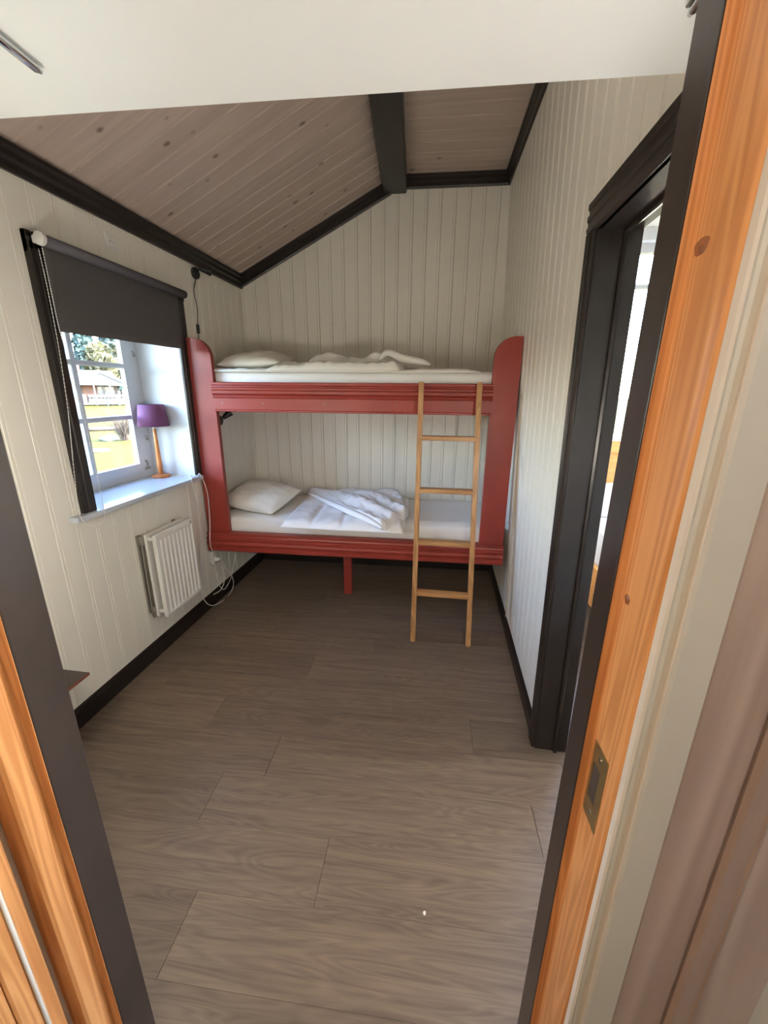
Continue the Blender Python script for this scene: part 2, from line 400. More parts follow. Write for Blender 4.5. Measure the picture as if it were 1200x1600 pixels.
# dark casing with a fluted face
CP = [(0, 0), (0, .018), (.008, .022), (.020, .022), (.024, .018), (.030, .018), (.034, .022), (.060, .022), (.066, .016), (.072, .016), (.076, .010), (.076, 0)]
pr('casing', M_DARK, win, CP, lambda u, d: (XL+d, 1.521+u, .96), lambda u, d: (XL+d, 1.521+u, 2.07))
pr('casing', M_DARK, win, CP, lambda u, d: (XL+d, 2.473-u, .96), lambda u, d: (XL+d, 2.473-u, 2.07))
pr('casing', M_DARK, win, CP, lambda u, d: (XL+d, 1.521, 2.07-u), lambda u, d: (XL+d, 2.473, 2.07-u))
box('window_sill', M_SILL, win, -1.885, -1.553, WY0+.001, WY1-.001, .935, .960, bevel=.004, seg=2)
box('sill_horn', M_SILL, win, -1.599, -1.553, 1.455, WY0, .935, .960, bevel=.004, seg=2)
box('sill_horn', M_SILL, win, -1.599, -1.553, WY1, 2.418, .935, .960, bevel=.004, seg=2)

# ------------------------------------------------------------------ entrance door frame (the camera looks through it)
DO = (-.600, .476, 0); d1 = sempty('door_1', 'door frame of orange pine with dark brown stop and white casing', 'door frame', DO, ang)
loc = lambda u, v, z: (u, v, z)
def dpr(name, mat, pts, z0=0, z1=2.05, parent=None, smooth=False): return pr(name, mat, parent or d1, pts, lambda u, v: (u, v, z0), lambda u, v: (u, v, z1), smooth, world=False)
OW = .806
def side(sgn, vs_, st, ve):
    m = (lambda u: OW+u) if sgn > 0 else (lambda u: -u)
    P = lambda pts: [(m(u), v) for u, v in pts]
    dpr('door_stop', M_DARKM, P([(0, .002), (.002, .004), (.055, .004), (.055, vs_+.002), (.0005, vs_+.002), (0, vs_+.004)]))
    dpr('jamb', M_PINE, P([(.0012, vs_+.0015), (.0005, vs_), (st-.001, vs_-.0005), (st, vs_-.002), (st, ve+.014), (st+.0015, ve+.004), (st+.006, ve), (.055, ve), (.055, vs_+.0015)]))
side(1, -.045, .0105, -.112); side(-1, -.064, .0185, -.104)
box('door_stop', M_DARKM, d1, 0, OW, -.045, .004, 2.0, 2.05, world=False)
box('jamb', M_PINE, d1, 0, OW, -.112, -.046, 2.0105, 2.05, world=False)
# knots in the pine
M_KNOT = plain('pine_knot', (.24, .085, .028), .45, var=.5, vscale=160)
Minv = (Matrix.Translation(DO) @ Matrix.Rotation(ang, 4, 'Z')).inverted()
def jamb_pt(p, u):
    o = Minv @ CAM; d = Minv.to_3x3() @ ray(p); t = (u-o.x)/d.x; q = o + d*t; return q.y, q.z
def knot(p, rx, ry, sgn):
    u = OW+.0105 if sgn > 0 else -.0185
    v, z = jamb_pt(p, u); v2, _ = jamb_pt((p[0]+rx, p[1]), u); rv = abs(v2-v); _, z2 = jamb_pt((p[0], p[1]+ry), u); rz = abs(z2-z)
    bm = bmesh.new(); n = 18; uu = u-.0003*sgn; rim = [bm.verts.new((u+.0006*sgn, v+rv*math.cos(a)*(1+.12*math.sin(3*a)), z+rz*math.sin(a)*(1+.1*math.cos(2*a)))) for a in [2*math.pi*i/n for i in range(n)]]
    mid = [bm.verts.new((uu, v+(q.co.y-v)*.86, z+(q.co.z-z)*.86)) for q in rim]; c = bm.verts.new((uu-.0002*sgn, v, z))
    for i in range(n): bm.faces.new((rim[i], rim[(i+1) % n], mid[(i+1) % n], mid[i])); bm.faces.new((mid[i], mid[(i+1) % n], c))
    from_bm('knot', bm, M_KNOT, d1, True, world=False)
knot((1096, 385), 12, 16, 1); knot((980, 937), 5, 11, 1)
knot((110, 1341), 5, 9, -1); knot((17, 1043), 4, 6, -1)
# white moulded casing on the hall side (right of the opening)
cas = [(.826, -.112), (.826, -.121), (.8285, -.123), (.8305, -.1215), (.8320, -.1185), (.8345, -.1170), (.8375, -.1185), (.8395, -.1230), (.8405, -.1265), (.8450, -.1275), (.8460, -.1245), (.8470, -.1225), (.8740, -.1225), (.8755, -.120), (.8755, -.112)]
dpr('casing', M_HALLW, [(u-.0055, v) for u, v in cas])
# strike plate
bm = bmesh.new()
zc = PX((931, 1243), .215)[2]
u = OW+.0096
vA, vB = -.054, -.092; zA, zB = zc-.058, zc+.058
for d in ((vB, vA, zA, zA+.030), (vB, vA, zB-.030, zB), (vB, vB+.013, zA+.030, zB-.030), (vA-.006, vA, zA+.030, zB-.030)):
    bx(bm, u, u+.0015, d[0], d[1], d[2], d[3])
spo = from_bm('strike_plate', bm, M_BRASS, d1, world=False)
box('latch_hole', M_GAP, d1, u+.0006, u+.0014, vB+.013, vA-.006, zA+.030, zB-.030, world=False)
BASE[spo.name] = Matrix.Identity(4)
for zz in (zA+.015, zB-.015):
    la('screw', M_CHROME, spo, [(.004, 0), (.004, .0008), (.002, .0014), (0, .0014)], (u, (vA+vB)/2, zz), 10, Vector((-1, 0, 0)), world=False)
# the wall around the frame
bm = bmesh.new()
for d in ((OW+.056, 1.7, -.108, .0, -.1, 3.0), (-1.2, -.056, -.108, .0, -.1, 3.0), (-.056, OW+.056, -.108, .0, 2.051, 3.0)): bx(bm, *d)
bmesh.ops.transform(bm, matrix=Matrix.Translation(DO) @ Matrix.Rotation(ang, 4, 'Z'), verts=bm.verts)
struct(from_bm('wall_front', bm, M_WALLB), 'wall around the entrance door frame', 'wall')
# glazed wood panelling on the hall face, right of the casing
hp = sempty('trim_%d' % k, 'greyed pinkish wood panelling beside the white door casing', 'panelling', DO, ang); k += 1
def hb(name, mat, pts): return pr(name, mat, hp, pts, lambda u, v: (u-.0057, v, 0), lambda u, v: (u-.0057, v, 2.3), world=False)
hb('edge_strip', M_HALLW, [(.8755, -.112), (.8755, -.1175), (.886, -.1175), (.888, -.112)])
hb('panel_board', M_GLAZE, [(.888, -.108), (.8885, -.114), (.890, -.1155), (.950, -.1155), (.955, -.112), (.957, -.108)])
hb('ridge', M_GLAZE, [(.957, -.108), (.957, -.114), (.962, -.119), (.966, -.119), (.968, -.117), (.984, -.117), (.986, -.119), (.990, -.118), (.992, -.113), (.992, -.108)])
hb('panel_board', M_GLAZE, [(.992, -.108), (.993, -.114), (1.06, -.1155), (1.063, -.113), (1.064, -.108)])
# ------------------------------------------------------------------ pine door leaf, standing open into the hall
dl = thing('pine_door', 'orange pine boarded door standing open beside the door frame', 'door', (-.652, .352, .02), math.radians(-2))
# boards run along -y from the hinge edge
hx = .036
seg = [(0, .022, .030), (.022, .060, .036), (.060, .098, .034), (.098, .19, .034), (.19, .29, .034), (.29, .39, .034), (.39, .49, .034), (.49, .59, .034), (.59, .69, .034), (.69, .79, .034)]
for i, (a, b, t) in enumerate(seg[1:] if True else seg):
    pr('board', M_PINE, dl, [(0, -a-.0004), (t-.003, -a-.0004), (t, -a-.0034), (t, -b+.0034), (t-.003, -b+.0004), (0, -b+.0004)], lambda x, y: (x, y, 0), lambda x, y: (x, y, 1.98), world=False)
pr('hinge_edge', M_PINE, dl, [(0, 0), (.022, 0), (.026, -.004), (.026, -.0215), (0, -.0215)], lambda x, y: (x, y, 0), lambda x, y: (x, y, 1.98), world=False)
tb('sealing_strip', M_WPLAST, dl, [(.0375, -.030, .0), (.0375, -.030, .7), (.0375, -.030, 1.4), (.0375, -.030, 1.97)], .0032, 8, world=False)
la('oval_cap', M_WPLAST, dl, [(.011, 0), (.011, .002), (.008, .004), (0, .0045)], (.034, -.083, PX((0, 1250), -.615)[2]-.02), 16, Vector((1, 0, 0)), world=False)

# ------------------------------------------------------------------ doorway in the right wall
d2 = sempty('door_2', 'glossy dark brown door casing and jamb to the next room', 'door frame', (.48, 1.4, 0))
CX = XR - .022
C2 = [(0, 0), (0, .014), (.006, .022), (.018, .024), (.024, .020), (.034, .020), (.040, .024), (.052, .024), (.056, .019), (.066, .019), (.072, .024), (.086, .024), (.092, .018), (.095, .010), (.095, 0)]
BASE[d2.name] = Matrix.Translation((.48, 1.4, 0)).inverted()
pr('casing', M_DARK, d2, C2, lambda u, d: LR(XR-d, DY1-.006+u*.62, 0), lambda u, d: LR(XR-d, DY1-.006+u*.62, DZ-.010))
pr('casing', M_DARK, d2, C2, lambda u, d: LR(XR-d, DY0+.006-u*.62, 0), lambda u, d: LR(XR-d, DY0+.006-u*.62, DZ-.010))
pr('casing', M_DARK, d2, C2, lambda u, d: LR(XR-d, DY0-.0525, DZ-.010+u), lambda u, d: LR(XR-d, DY1+.0525, DZ-.010+u))
jp = [(.470, 0), (.470, -.010), (.545, -.010), (.545, -.022), (.553, -.024), (.560, -.022), (.560, -.012), (.600, -.012), (.605, 0)]
pr('jamb', M_DARK, d2, jp, lambda x, d: LR(x, DY1+d, 0), lambda x, d: LR(x, DY1+d, DZ))
pr('jamb', M_DARK, d2, jp, lambda x, d: LR(x, DY0-d, 0), lambda x, d: LR(x, DY0-d, DZ))
pr('jamb', M_DARK, d2, jp, lambda x, d: LR(x, DY0, DZ+d), lambda x, d: LR(x, DY1, DZ+d))

# ------------------------------------------------------------------ bunk bed (local x along the bed, y into the room's depth)
BO = (-1.588, 2.450, 0); BL = 2.012
bed = thing('bunk_bed', 'red painted bunk bed with rounded posts and moulded rails', 'bunk bed', BO, ang)
def bpr(name, mat, pts, fa, fb, parent=None, smooth=False): return pr(name, mat, parent or bed, pts, fa, fb, smooth, world=False)
def post(mir):
    m = (lambda x: BL-x) if mir else (lambda x: x)
    top = 1.806; w = .152; r = .115
    pts = [(0, .42), (w, .42), (w, top-r)]
    for i in range(1, 9):
        a = math.pi/2*i/8; pts.append((w-r+r*math.cos(a)*1.0, top-r+r*math.sin(a)))
    pts.append((0, top))
    o = bpr('post', M_RED, [(m(x), z) for x, z in pts], lambda x, z: (x, 0, z), lambda x, z: (x, .036, z))
    return o
post(False); post(True)
# end boards
for x0 in (.004, BL-.028):
    for z0, z1 in ((.44, .56), (1.38, 1.50)): box('end_rail', M_RED, bed, x0, x0+.024, .036, .74, z0, z1, world=False, bevel=.002)
def rail(name, prof, x0, x1): return bpr(name, M_RED, prof, lambda y, z: (x0, y, z), lambda y, z: (x1, y, z))
upper = [(.036, 1.370), (-.006, 1.370), (-.010, 1.374), (-.010, 1.380), (-.004, 1.384), (-.004, 1.452), (-.010, 1.455), (-.013, 1.462), (-.010, 1.469), (-.016, 1.474), (-.024, 1.482), (-.024, 1.496), (-.020, 1.500), (-.024, 1.505), (-.024, 1.514), (-.017, 1.519), (-.015, 1.528), (-.020, 1.533), (-.020, 1.545), (-.016, 1.549), (.036, 1.549)]
ur = rail('upper_rail', upper, .146, BL-.146); BASE[ur.name] = Matrix.Identity(4)
for x in (.20, .47, .86, 1.30, 1.78):
    la('screw', M_STEEL, ur, [(.004, 0), (.004, .0015), (0, .0025)], (x, -.004, 1.422), 8, Vector((0, -1, 0)), world=False)
lower = [(.036, .418), (-.020, .418), (-.026, .424), (-.026, .446), (-.020, .450), (-.020, .456), (-.027, .462), (-.030, .474), (-.027, .486), (-.020, .491), (-.020, .498), (-.026, .503), (-.026, .516), (-.016, .522), (-.012, .534), (-.018, .540), (-.018, .552), (.036, .552)]
rail('lower_rail', lower, -.004, BL+.004)
box('centre_leg', M_RED, bed, .905, .965, .235, .275, 0, .44, world=False, bevel=.003)
box('centre_beam', M_RED, bed, .03, BL-.03, .235, .275, .42, .50, world=False, bevel=.003)
for z in (.50, 1.44): box('bed_base', M_RED, bed, .03, BL-.03, .04, .74, z, z+.02, world=False)
bed_world = Matrix.Translation(BO) @ Matrix.Rotation(ang, 4, 'Z')

# mattresses with fitted sheets
def mattress(label, z0, z1, wr):
    o = None
    nx, ny = 90, 26; bm = bmesh.new(); x0, x1, y0, y1 = .036, BL-.036, .042, .735
    def rnd(u, a, b, rr):            # softened corner
        return a + (b-a)*u
    rows = []
    H = z1-z0; prof = [(0, 0), (0, .35), (0, .7), (.006, .86), (.018, .96), (.04, 1.0)]
    def P(u, v, zf, ins):
        x = x0+ins + (x1-x0-2*ins)*u; y = y0+ins + (y1-y0-2*ins)*v
        return Vector((x, y, z0+H*zf))
    ring = [(i/nx, 0) for i in range(nx)] + [(1, j/ny) for j in range(ny)] + [(1-i/nx, 1) for i in range(nx)] + [(0, 1-j/ny) for j in range(ny)]
    layers = []
    for ins, zf in prof:
        L = []
        for u, v in ring:
            p = P(u, v, zf, ins)
            w_ = noise.noise((p.x*9, p.y*9, p.z*3+wr))*.003 + noise.noise((p.x*3.1+p.z*16, wr, p.z*9))*.004
            if 0 < zf < 1: p.y += w_*(1 if v < .5 else 0)
            if v == 0: p.z += noise.noise((p.x*3, wr, 4))*.006*zf
            L.append(bm.verts.new(p))
        layers.append(L)
    for A, B in zip(layers, layers[1:]):
        for i in range(len(A)): bm.faces.new((A[i], A[(i+1) % len(A)], B[(i+1) % len(A)], B[i]))
    ins = .04; g = {}
    for i in range(nx+1):
        for j in range(ny+1):
            if j == 0 and i < nx: g[i, j] = layers[-1][i]
            elif i == nx and j < ny: g[i, j] = layers[-1][nx+j]
            elif j == ny and i > 0: g[i, j] = layers[-1][nx+ny+(nx-i)]
            elif i == 0 and j > 0: g[i, j] = layers[-1][2*nx+ny+(ny-j)]
            else:
                p = P(i/nx, j/ny, 1, ins); p.z += .006 + noise.noise((p.x*4, p.y*5, wr))*.006 + abs(noise.noise((p.x*14+p.y*6, p.y*12, wr)))*.004
                g[i, j] = bm.verts.new(p)
    for i in range(nx):
        for j in range(ny): bm.faces.new((g[i, j], g[i+1, j], g[i+1, j+1], g[i, j+1]))
    bm.faces.new(layers[0][::-1])
    o = from_bm('mattress', bm, M_SHEET, None, True, world=False); o.matrix_world = bed_world
    return tag(o, label, 'mattress')
mattress('white sheeted mattress on the upper bunk', 1.46, 1.612, 3.3)
mattress('white sheeted mattress on the lower bunk', .52, .652, 8.1)

def puff(label, name, cat, mat, c, sx, sy_, h, rz, tilt, seed, n=34, droop=.0):
    """pillow: a pinched cushion"""
    bm = bmesh.new(); T = {}
    for s in (1, -1):
        for i in range(n+1):
            for j in range(n+1):
                a, b = -1+2*i/n, -1+2*j/n
                edge = i in (0, n) or j in (0, n)
                if s < 0 and edge: T[s, i, j] = T[1, i, j]; continue
                th = ((1-abs(a)**2.6)*(1-abs(b)**2.6))**.55
                k = 1-.07*(abs(a)**2)*(1-abs(b)**3) ; k2 = 1-.07*(abs(b)**2)*(1-abs(a)**3)
                x, y = a*sx/2*k2 , b*sy_/2*k
                wn = noise.noise((x*14+seed, y*14, seed))*.008 + noise.noise((x*34+seed, y*30, seed*2))*.0035 + abs(noise.noise((x*9, y*22, seed+5)))*.008
                z = s*h/2*th*(1.15 if s > 0 else .75) + (wn*min(1, th*1.6) if s > 0 else 0)
                T[s, i, j] = bm.verts.new((x, y, z - droop*(a*a)))
    for s in (1, -1):
        for i in range(n):
            for j in range(n):
                q = [T[s, i, j], T[s, i+1, j], T[s, i+1, j+1], T[s, i, j+1]]
                bm.faces.new(q if s > 0 else q[::-1])
    o = from_bm(name, bm, mat, None, True)
    o.matrix_world = Matrix.Translation(c) @ Matrix.Rotation(rz, 4, 'Z') @ Matrix.Rotation(tilt[0], 4, 'X') @ Matrix.Rotation(tilt[1], 4, 'Y')
    return tag(o, label, cat)
puff('white pillow on the lower bunk beside the left post', 'pillow', 'pillow', M_PILLOW, (-1.325, 2.77, .735), .46, .40, .15, math.radians(-14), (math.radians(13), math.radians(4)), 2.2)
puff('white pillow on the upper bunk below the black wall lamp', 'pillow', 'pillow', M_PILLOW, (-1.275, 2.78, 1.684), .42, .42, .12, math.radians(5), (math.radians(6), math.radians(-2)), 6.4)

# duvets: quilted base layer with a folded flap on top
def sheet_layer(bm, quad, zb, thick, seed, nx=70, ny=36, quilt=None, wr=.010, hump=None, shell=.014):
    A, B, C, D = [Vector((*q, 0)) for q in quad]; g = {}
    for i in range(nx+1):
        for j in range(ny+1):
            u, v = i/nx, j/ny
            p = (A*(1-u)+B*u)*(1-v) + (D*(1-u)+C*u)*v
            e = min(u, 1-u, v, 1-v)
            rise = min(1, e/.045)**.5 if e > 0 else 0
            wob = noise.noise((p.x*7+seed, p.y*7, 1.3))*.014*(1 if e < .02 else 0)
            z = thick*rise
            z += noise.noise((p.x*6+seed, p.y*7, seed))*wr*rise + abs(noise.noise((p.x*15+p.y*9+seed, p.y*16-p.x*5, seed)))*wr*1.3*rise + noise.noise((p.x*38, p.y*30+seed, seed))*wr*.25*rise
            if quilt:
                a, b = u*quilt[0], v*quilt[1]; da = abs(a-round(a)); db = abs(b-round(b))
                z -= .012*math.exp(-(da*quilt[2])**2)*rise + .012*math.exp(-(db*quilt[2])**2)*rise
            if hump: z += hump(u, v)*rise
            g[i, j] = bm.verts.new((p.x+wob, p.y+wob*.5, zb+max(z, .001)))
    for i in range(nx):
        for j in range(ny): bm.faces.new((g[i, j], g[i+1, j], g[i+1, j+1], g[i, j+1]))
    ring = [g[i, 0] for i in range(nx)] + [g[nx, j] for j in range(ny)] + [g[i, ny] for i in range(nx, 0, -1)] + [g[0, j] for j in range(ny, 0, -1)]
    low = [bm.verts.new((v.co.x, v.co.y, zb-.002)) for v in ring]
    for i in range(len(ring)): bm.faces.new((ring[i], low[i], low[(i+1) % len(ring)], ring[(i+1) % len(ring)]))
    bm.faces.new(low)
zl = .656
P1 = lambda p, z=zl+.02: (PZ(p, z).x, min(PZ(p, z).y, 3.19))
bm = bmesh.new()
sheet_layer(bm, [P1((436, 819)), P1((632, 829)), P1((640, 771)), P1((485, 769))], zl, .040, 3.1, quilt=(4, 2, 9), wr=.009)
q2 = [P1((598, 822), zl+.06), P1((640, 800), zl+.06), (P1((626, 768), zl+.06)), (P1((478, 764), zl+.06))]
sheet_layer(bm, q2, zl+.030, .042, 7.7, wr=.016, hump=lambda u, v: .028*math.sin(math.pi*v)*math.sin(math.pi*u) + .012*math.sin(16*u+7*v))
# upturned quilt band along the folded edge
pth = spline([(*P1((482, 770), zl+.06), zl+.060), (*P1((530, 792), zl+.07), zl+.068), (*P1((570, 808), zl+.07), zl+.062), (*P1((597, 822), zl+.06), zl+.045)], 8)
tube(bm, pth, [.010+.012*math.sin(math.pi*i/(len(pth)-1)) for i in range(len(pth))], 8)
d_low = from_bm('duvet', bm, M_DUVET, None, True); tag(d_low, 'white quilted duvet folded over on the lower bunk', 'duvet')
zu = 1.614
bm = bmesh.new()
sheet_layer(bm, [(-1.50, 2.475), (.20, 2.535), (.22, 3.15), (-1.50, 3.10)], zu, .016, 11.1, nx=130, ny=30, wr=.010)
sheet_layer(bm, [(-1.10, 2.50), (-.28, 2.515), (-.18, 3.05), (-1.0, 3.02)], zu+.012, .030, 5.2, nx=90, ny=34, wr=.018, hump=lambda u, v: .030*math.sin(math.pi*v)*(0.3+.7*u))
sheet_layer(bm, [(-.92, 2.72), (-.16, 2.66), (-.02, 2.98), (-.86, 3.10)], zu+.030, .040, 9.2, nx=80, ny=30, wr=.020, hump=lambda u, v: .045*math.exp(-((u-.18)/.2)**2) + .052*math.exp(-((u-.62)/.11)**2) - .045*max(0, u-.72)/.28)
pth = spline([(-.42, 2.66, zu+.075), (-.36, 2.64, zu+.118), (-.27, 2.63, zu+.085), (-.16, 2.63, zu+.066), (-.10, 2.66, zu+.052)], 8)
tube(bm, pth, [.012+.012*math.sin(math.pi*i/(len(pth)-1)) for i in range(len(pth))], 8)
d_up = from_bm('duvet', bm, M_PILLOW, None, True); tag(d_up, 'cream white duvet heaped along the upper bunk', 'duvet')

# ------------------------------------------------------------------ ladder
fL, fRt = PZ((645, 1000), 0), PZ((731, 1007), 0)
tL, tR = PY((659, 597), 2.445), PY((749, 598), 2.465)
lad = thing('bunk_ladder', 'slim wooden ladder leaning on the upper rail of the bunk bed', 'ladder', (float(fL.x), float(fL.y), 0))
fL.y = fRt.y = (fL.y+fRt.y)/2 ; 
def stile(a, b):
    bm = bmesh.new(); d = (b-a).normalized(); n = Vector((0, 1, 0)); n = (n - n.dot(d)*d).normalized(); s = d.cross(n).normalized()
    pts = [(-.0145, -.021), (.0145, -.021), (.0145, .021), (-.0145, .021)]
    A = [bm.verts.new(a + s*p + n*q - d*(0 if True else 0)) for p, q in pts]
    C = [bm.verts.new(b - d*.02 + s*p + n*q) for p, q in pts]; B = [bm.verts.new(b + s*p*.7 + n*q*.8) for p, q in pts]
    for v in A: v.co.z = 0
    for U, V in ((A, C), (C, B)):
        for i in range(4): bm.faces.new((U[i], U[(i+1) % 4], V[(i+1) % 4], V[i]))
    bm.faces.new(A[::-1]); bm.faces.new(B)
    bmesh.ops.bevel(bm, geom=[e for e in bm.edges if abs((e.verts[0].co-e.verts[1].co).normalized().dot(d)) > .9], offset=.004, segments=2, affect='EDGES')
    return from_bm('stile', bm, M_LADDER, lad)
back = Vector((0, -.024, 0))
stile(fL, tL+back); stile(fRt, tR+back)
for py_ in (683, 765, 846, 925):
    # height of each rung from its pixel row along the left stile
    best = min((abs((lambda P_: 800+F_PX*(R.transposed() @ (P_-CAM))[1]/(R.transposed() @ (P_-CAM))[2])(fL.lerp(tL, t/200.))-py_), t/200.) for t in range(201))[1]
    a, b = fL.lerp(tL+back, best), fRt.lerp(tR+back, best); b.z = a.z = (a.z+b.z)/2
    bm = bmesh.new(); bx(bm, a.x+.010, b.x-.010, min(a.y, b.y)-.026, max(a.y, b.y)+.026, a.z-.012, a.z+.012)
    bmesh.ops.bevel(bm, geom=bm.edges[:], offset=.004, segments=2, affect='EDGES')
    from_bm('rung', bm, M_RUNG, lad)

# ------------------------------------------------------------------ ceiling lamp added out of view above the shelf, as fill light
cl = thing('fill_ceiling_lamp', 'unseen opal fill lamp added on the flat ceiling above the shelf', 'lamp', (-.02, 1.25, 2.92))
la('mount', M_WPLAST, cl, [(.12, 0), (.12, -.03), (0, -.03)], (-.02, 1.25, 2.93), 24)
la('opal_shade', lampmat('room_fill_glow', (1, .90, .76), ROOM_FILL), cl, [(.17, -.025), (.18, -.06), (.15, -.10), (.085, -.125), (0, -.13)], (-.02, 1.25, 2.93), 28)

# pair of unseen globe lamps added either side of the entrance as fill light
def globe(label, x, z):
    y = DO[1] + SK*(x-DO[0]) + .002
    o = thing('fill_globe_lamp', label, 'wall lamp', (x, y, z), 0, 'added fill lamps flanking the entrance')
    la('wall_plate', M_WPLAST, o, [(.045, 0), (.045, .012), (.040, .016), (0, .016)], (x, y, z), 20, Vector((0, 1, 0)))
    tb('arm', M_WPLAST, o, [(x, y+.010, z), (x, y+.03, z), (x, y+.05, z+.01)], .010, 10)
    la('opal_globe', lampmat('wall_fill_glow', (1, .93, .82), WALL_FILLS), o, [(0, -.06)] + [(.06*math.cos(a), .06*math.sin(a)) for a in [math.radians(q) for q in range(-75, 90, 15)]] + [(0, .06)], (x, y+.098, z+.02), 24)
globe('unseen opal globe fill lamp added over the low dark table', -1.02, 1.2)
globe('unseen opal globe fill lamp added next to the dark doorway casing', .355, 1.2)

# ------------------------------------------------------------------ overhead shelf above the entrance
sh = thing('overhead_shelf', 'deep white wall shelf above the entrance, on chrome brackets', 'shelf', (-.6, .49, 2.08))
sk = lambda co: Vector((co.x, sy(co.x, co.y), co.z))
SZ = 2.10
box('shelf_board', M_SHELF, sh, XL+.002, .436, .445, .998, SZ, SZ+.022, bevel=.0015, f=sk)
def bracket(p_tip):
    t = PZ(p_tip, SZ-.008)
    bm = bmesh.new(); a = Vector((t.x, t.y, SZ-.0085)); b = Vector((t.x+.006, sy(t.x, .47), SZ-.0085))
    tube(bm, [b, a + (b-a).normalized()*.012, a], [.0082, .0082, .004], 12)
    from_bm('bracket', bm, M_CHROME, sh, True)
    bm = bmesh.new(); tube(bm, [a+Vector((-.010, -.012, .004)), b+Vector((-.010, 0, .004))], .004, 8); from_bm('bracket_rail', bm, M_CHROME, sh, True)
bracket((64, 112)); bracket((1078, 22))

# ------------------------------------------------------------------ roller blind
BX = -1.545
rb = thing('roller_blind', 'charcoal roller blind half drawn over the window', 'roller blind', (BX, 2.0, 1.72))
tb('tube', M_BLINDT, rb, [(BX, 1.558, 2.042), (BX, 2.43, 2.036)], .0215, 20)
def blind():
    bm = bmesh.new(); n = 24; F, B = [], []
    for i in range(n+1):
        y = 1.566+(2.398-1.566)*i/n; zb = 1.722+.0006*math.sin(i*.9) + .012*(i/n)
        col = []
        for j in range(11):
            z = 2.05+(zb-2.05)*j/10; x = BX-.019+.0015*math.sin(j*.7+i*.15)*(j/10)
            col.append((x, y, z))
        F.append([bm.verts.new(c) for c in col]); B.append([bm.verts.new((c[0]-.0012, c[1], c[2])) for c in col])
    for i in range(n):
        for j in range(10):
            bm.faces.new((F[i][j], F[i+1][j], F[i+1][j+1], F[i][j+1])); bm.faces.new((B[i][j], B[i][j+1], B[i+1][j+1], B[i+1][j]))
    for i in range(n):
        bm.faces.new((F[i][10], F[i+1][10], B[i+1][10], B[i][10])); bm.faces.new((F[i][0], B[i][0], B[i+1][0], F[i+1][0]))
    for i in (0, n):
        for j in range(10): bm.faces.new((F[i][j], F[i][j+1], B[i][j+1], B[i][j]))
    return from_bm('blind_fabric', bm, M_BLIND, rb, True)
blind()
la('chain_bracket', M_WPLAST, rb, [(.020, 0), (.024, .003), (.024, .016), (.018, .020), (0, .020)], (BX, 1.536, 2.044), 20, Vector((0, 1, 0)))
box('chain_bracket', M_WPLAST, rb, -1.578, BX, 1.540, 1.552, 2.030, 2.056, bevel=.003)
box('end_bracket', M_WPLAST, rb, -1.578, BX, 2.430, 2.436, 2.028, 2.046, bevel=.002)
def chain(pts):
    bm = bmesh.new(); path = spline([PX(p, BX+.006+(.004 if i else 0)) for i, p in enumerate(pts)], 30)
    tube(bm, path, .0009, 5)
    acc = 0
    for a, b in zip(path, path[1:]):
        acc += (b-a).length
        if acc > .0085:
            acc = 0; bmesh.ops.create_icosphere(bm, subdivisions=1, radius=.0026, matrix=Matrix.Translation(b))
    o = from_bm('bead_chain', bm, M_WPLAST, rb, True); return o
chain([(60, 388), (74, 450), (92, 545), (106, 640), (116, 740), (124, 802), (136, 818), (152, 822), (163, 812), (162, 795), (154, 755), (133, 660), (112, 580), (93, 515), (80, 455), (66, 388)])

# ------------------------------------------------------------------ table lamp on the sill
LC = (-1.785, 2.318, .960)
lp = thing('table_lamp', 'table lamp with purple shade and turned wooden foot on the sill', 'lamp', LC)
la('base', M_LAMPW, lp, [(.052, 0), (.056, .004), (.056, .010), (.052, .015), (.030, .018), (.016, .020)], LC, 28)
la('stem', M_LAMPW, lp, [(.016, .018), (.012, .024), (.015, .030), (.0165, .040), (.0155, .10), (.0115, .205), (.0125, .210), (.0110, .215), (.0125, .220), (.0115, .228), (.0110, .300), (.009, .306)], LC, 20)
la('socket', M_WPLAST, lp, [(.009, .304), (.009, .340), (.014, .345), (.014, .370), (0, .372)], LC, 16)
bm = bmesh.new(); lathe(bm, [(.090, .322), (.072, .452), (.0705, .452), (.0885, .322), (.090, .322)], LC, 36); bm.verts.ensure_lookup_table()
shd = from_bm('lamp_shade', bm, M_SHADE, lp, True)
bm = bmesh.new()
for a in (0, 2.1, 4.2): tube(bm, [(LC[0]+.012*math.cos(a), LC[1]+.012*math.sin(a), LC[2]+.36), (LC[0]+.072*math.cos(a), LC[1]+.072*math.sin(a), LC[2]+.447)], .0012, 5)
from_bm('shade_ring', bm, M_STEEL, lp)

# ------------------------------------------------------------------ radiator
ra = thing('radiator', 'white double panel radiator on the wall under the window', 'radiator', (-1.55, 1.985, .24))
RY0, RY1, RZ0, RZ1 = 1.815, 2.150, .262, .752
def rpanel(x0, x1, flutes, name):
    """pressed panel with vertical flutes; its face looks into the room"""
    pts = [(x0, RY0), (x1-.004, RY0), (x1, RY0+.004)]
    if flutes:
        n = 9; a, b = RY0+.012, RY1-.012; p = (b-a)/n
        for i in range(n):
            c = a+p*i; pts += [(x1, c+.004), (x1-.006, c+.010), (x1-.006, c+p-.010), (x1, c+p-.004)]
    pts += [(x1, RY1-.004), (x1-.004, RY1), (x0, RY1)]
    o = pr(name, M_RAD, ra, pts, lambda x, y: (x, y, RZ0+.018), lambda x, y: (x, y, RZ1-.036))
    return o
fp = rpanel(-1.510, -1.490, True, 'front_panel')
box('top_rim', M_RAD, ra, -1.510, -1.489, RY0, RY1, RZ1-.036, RZ1, bevel=.004, seg=2)
box('bottom_rim', M_RAD, ra, -1.510, -1.489, RY0, RY1, RZ0, RZ0+.018, bevel=.004, seg=2)
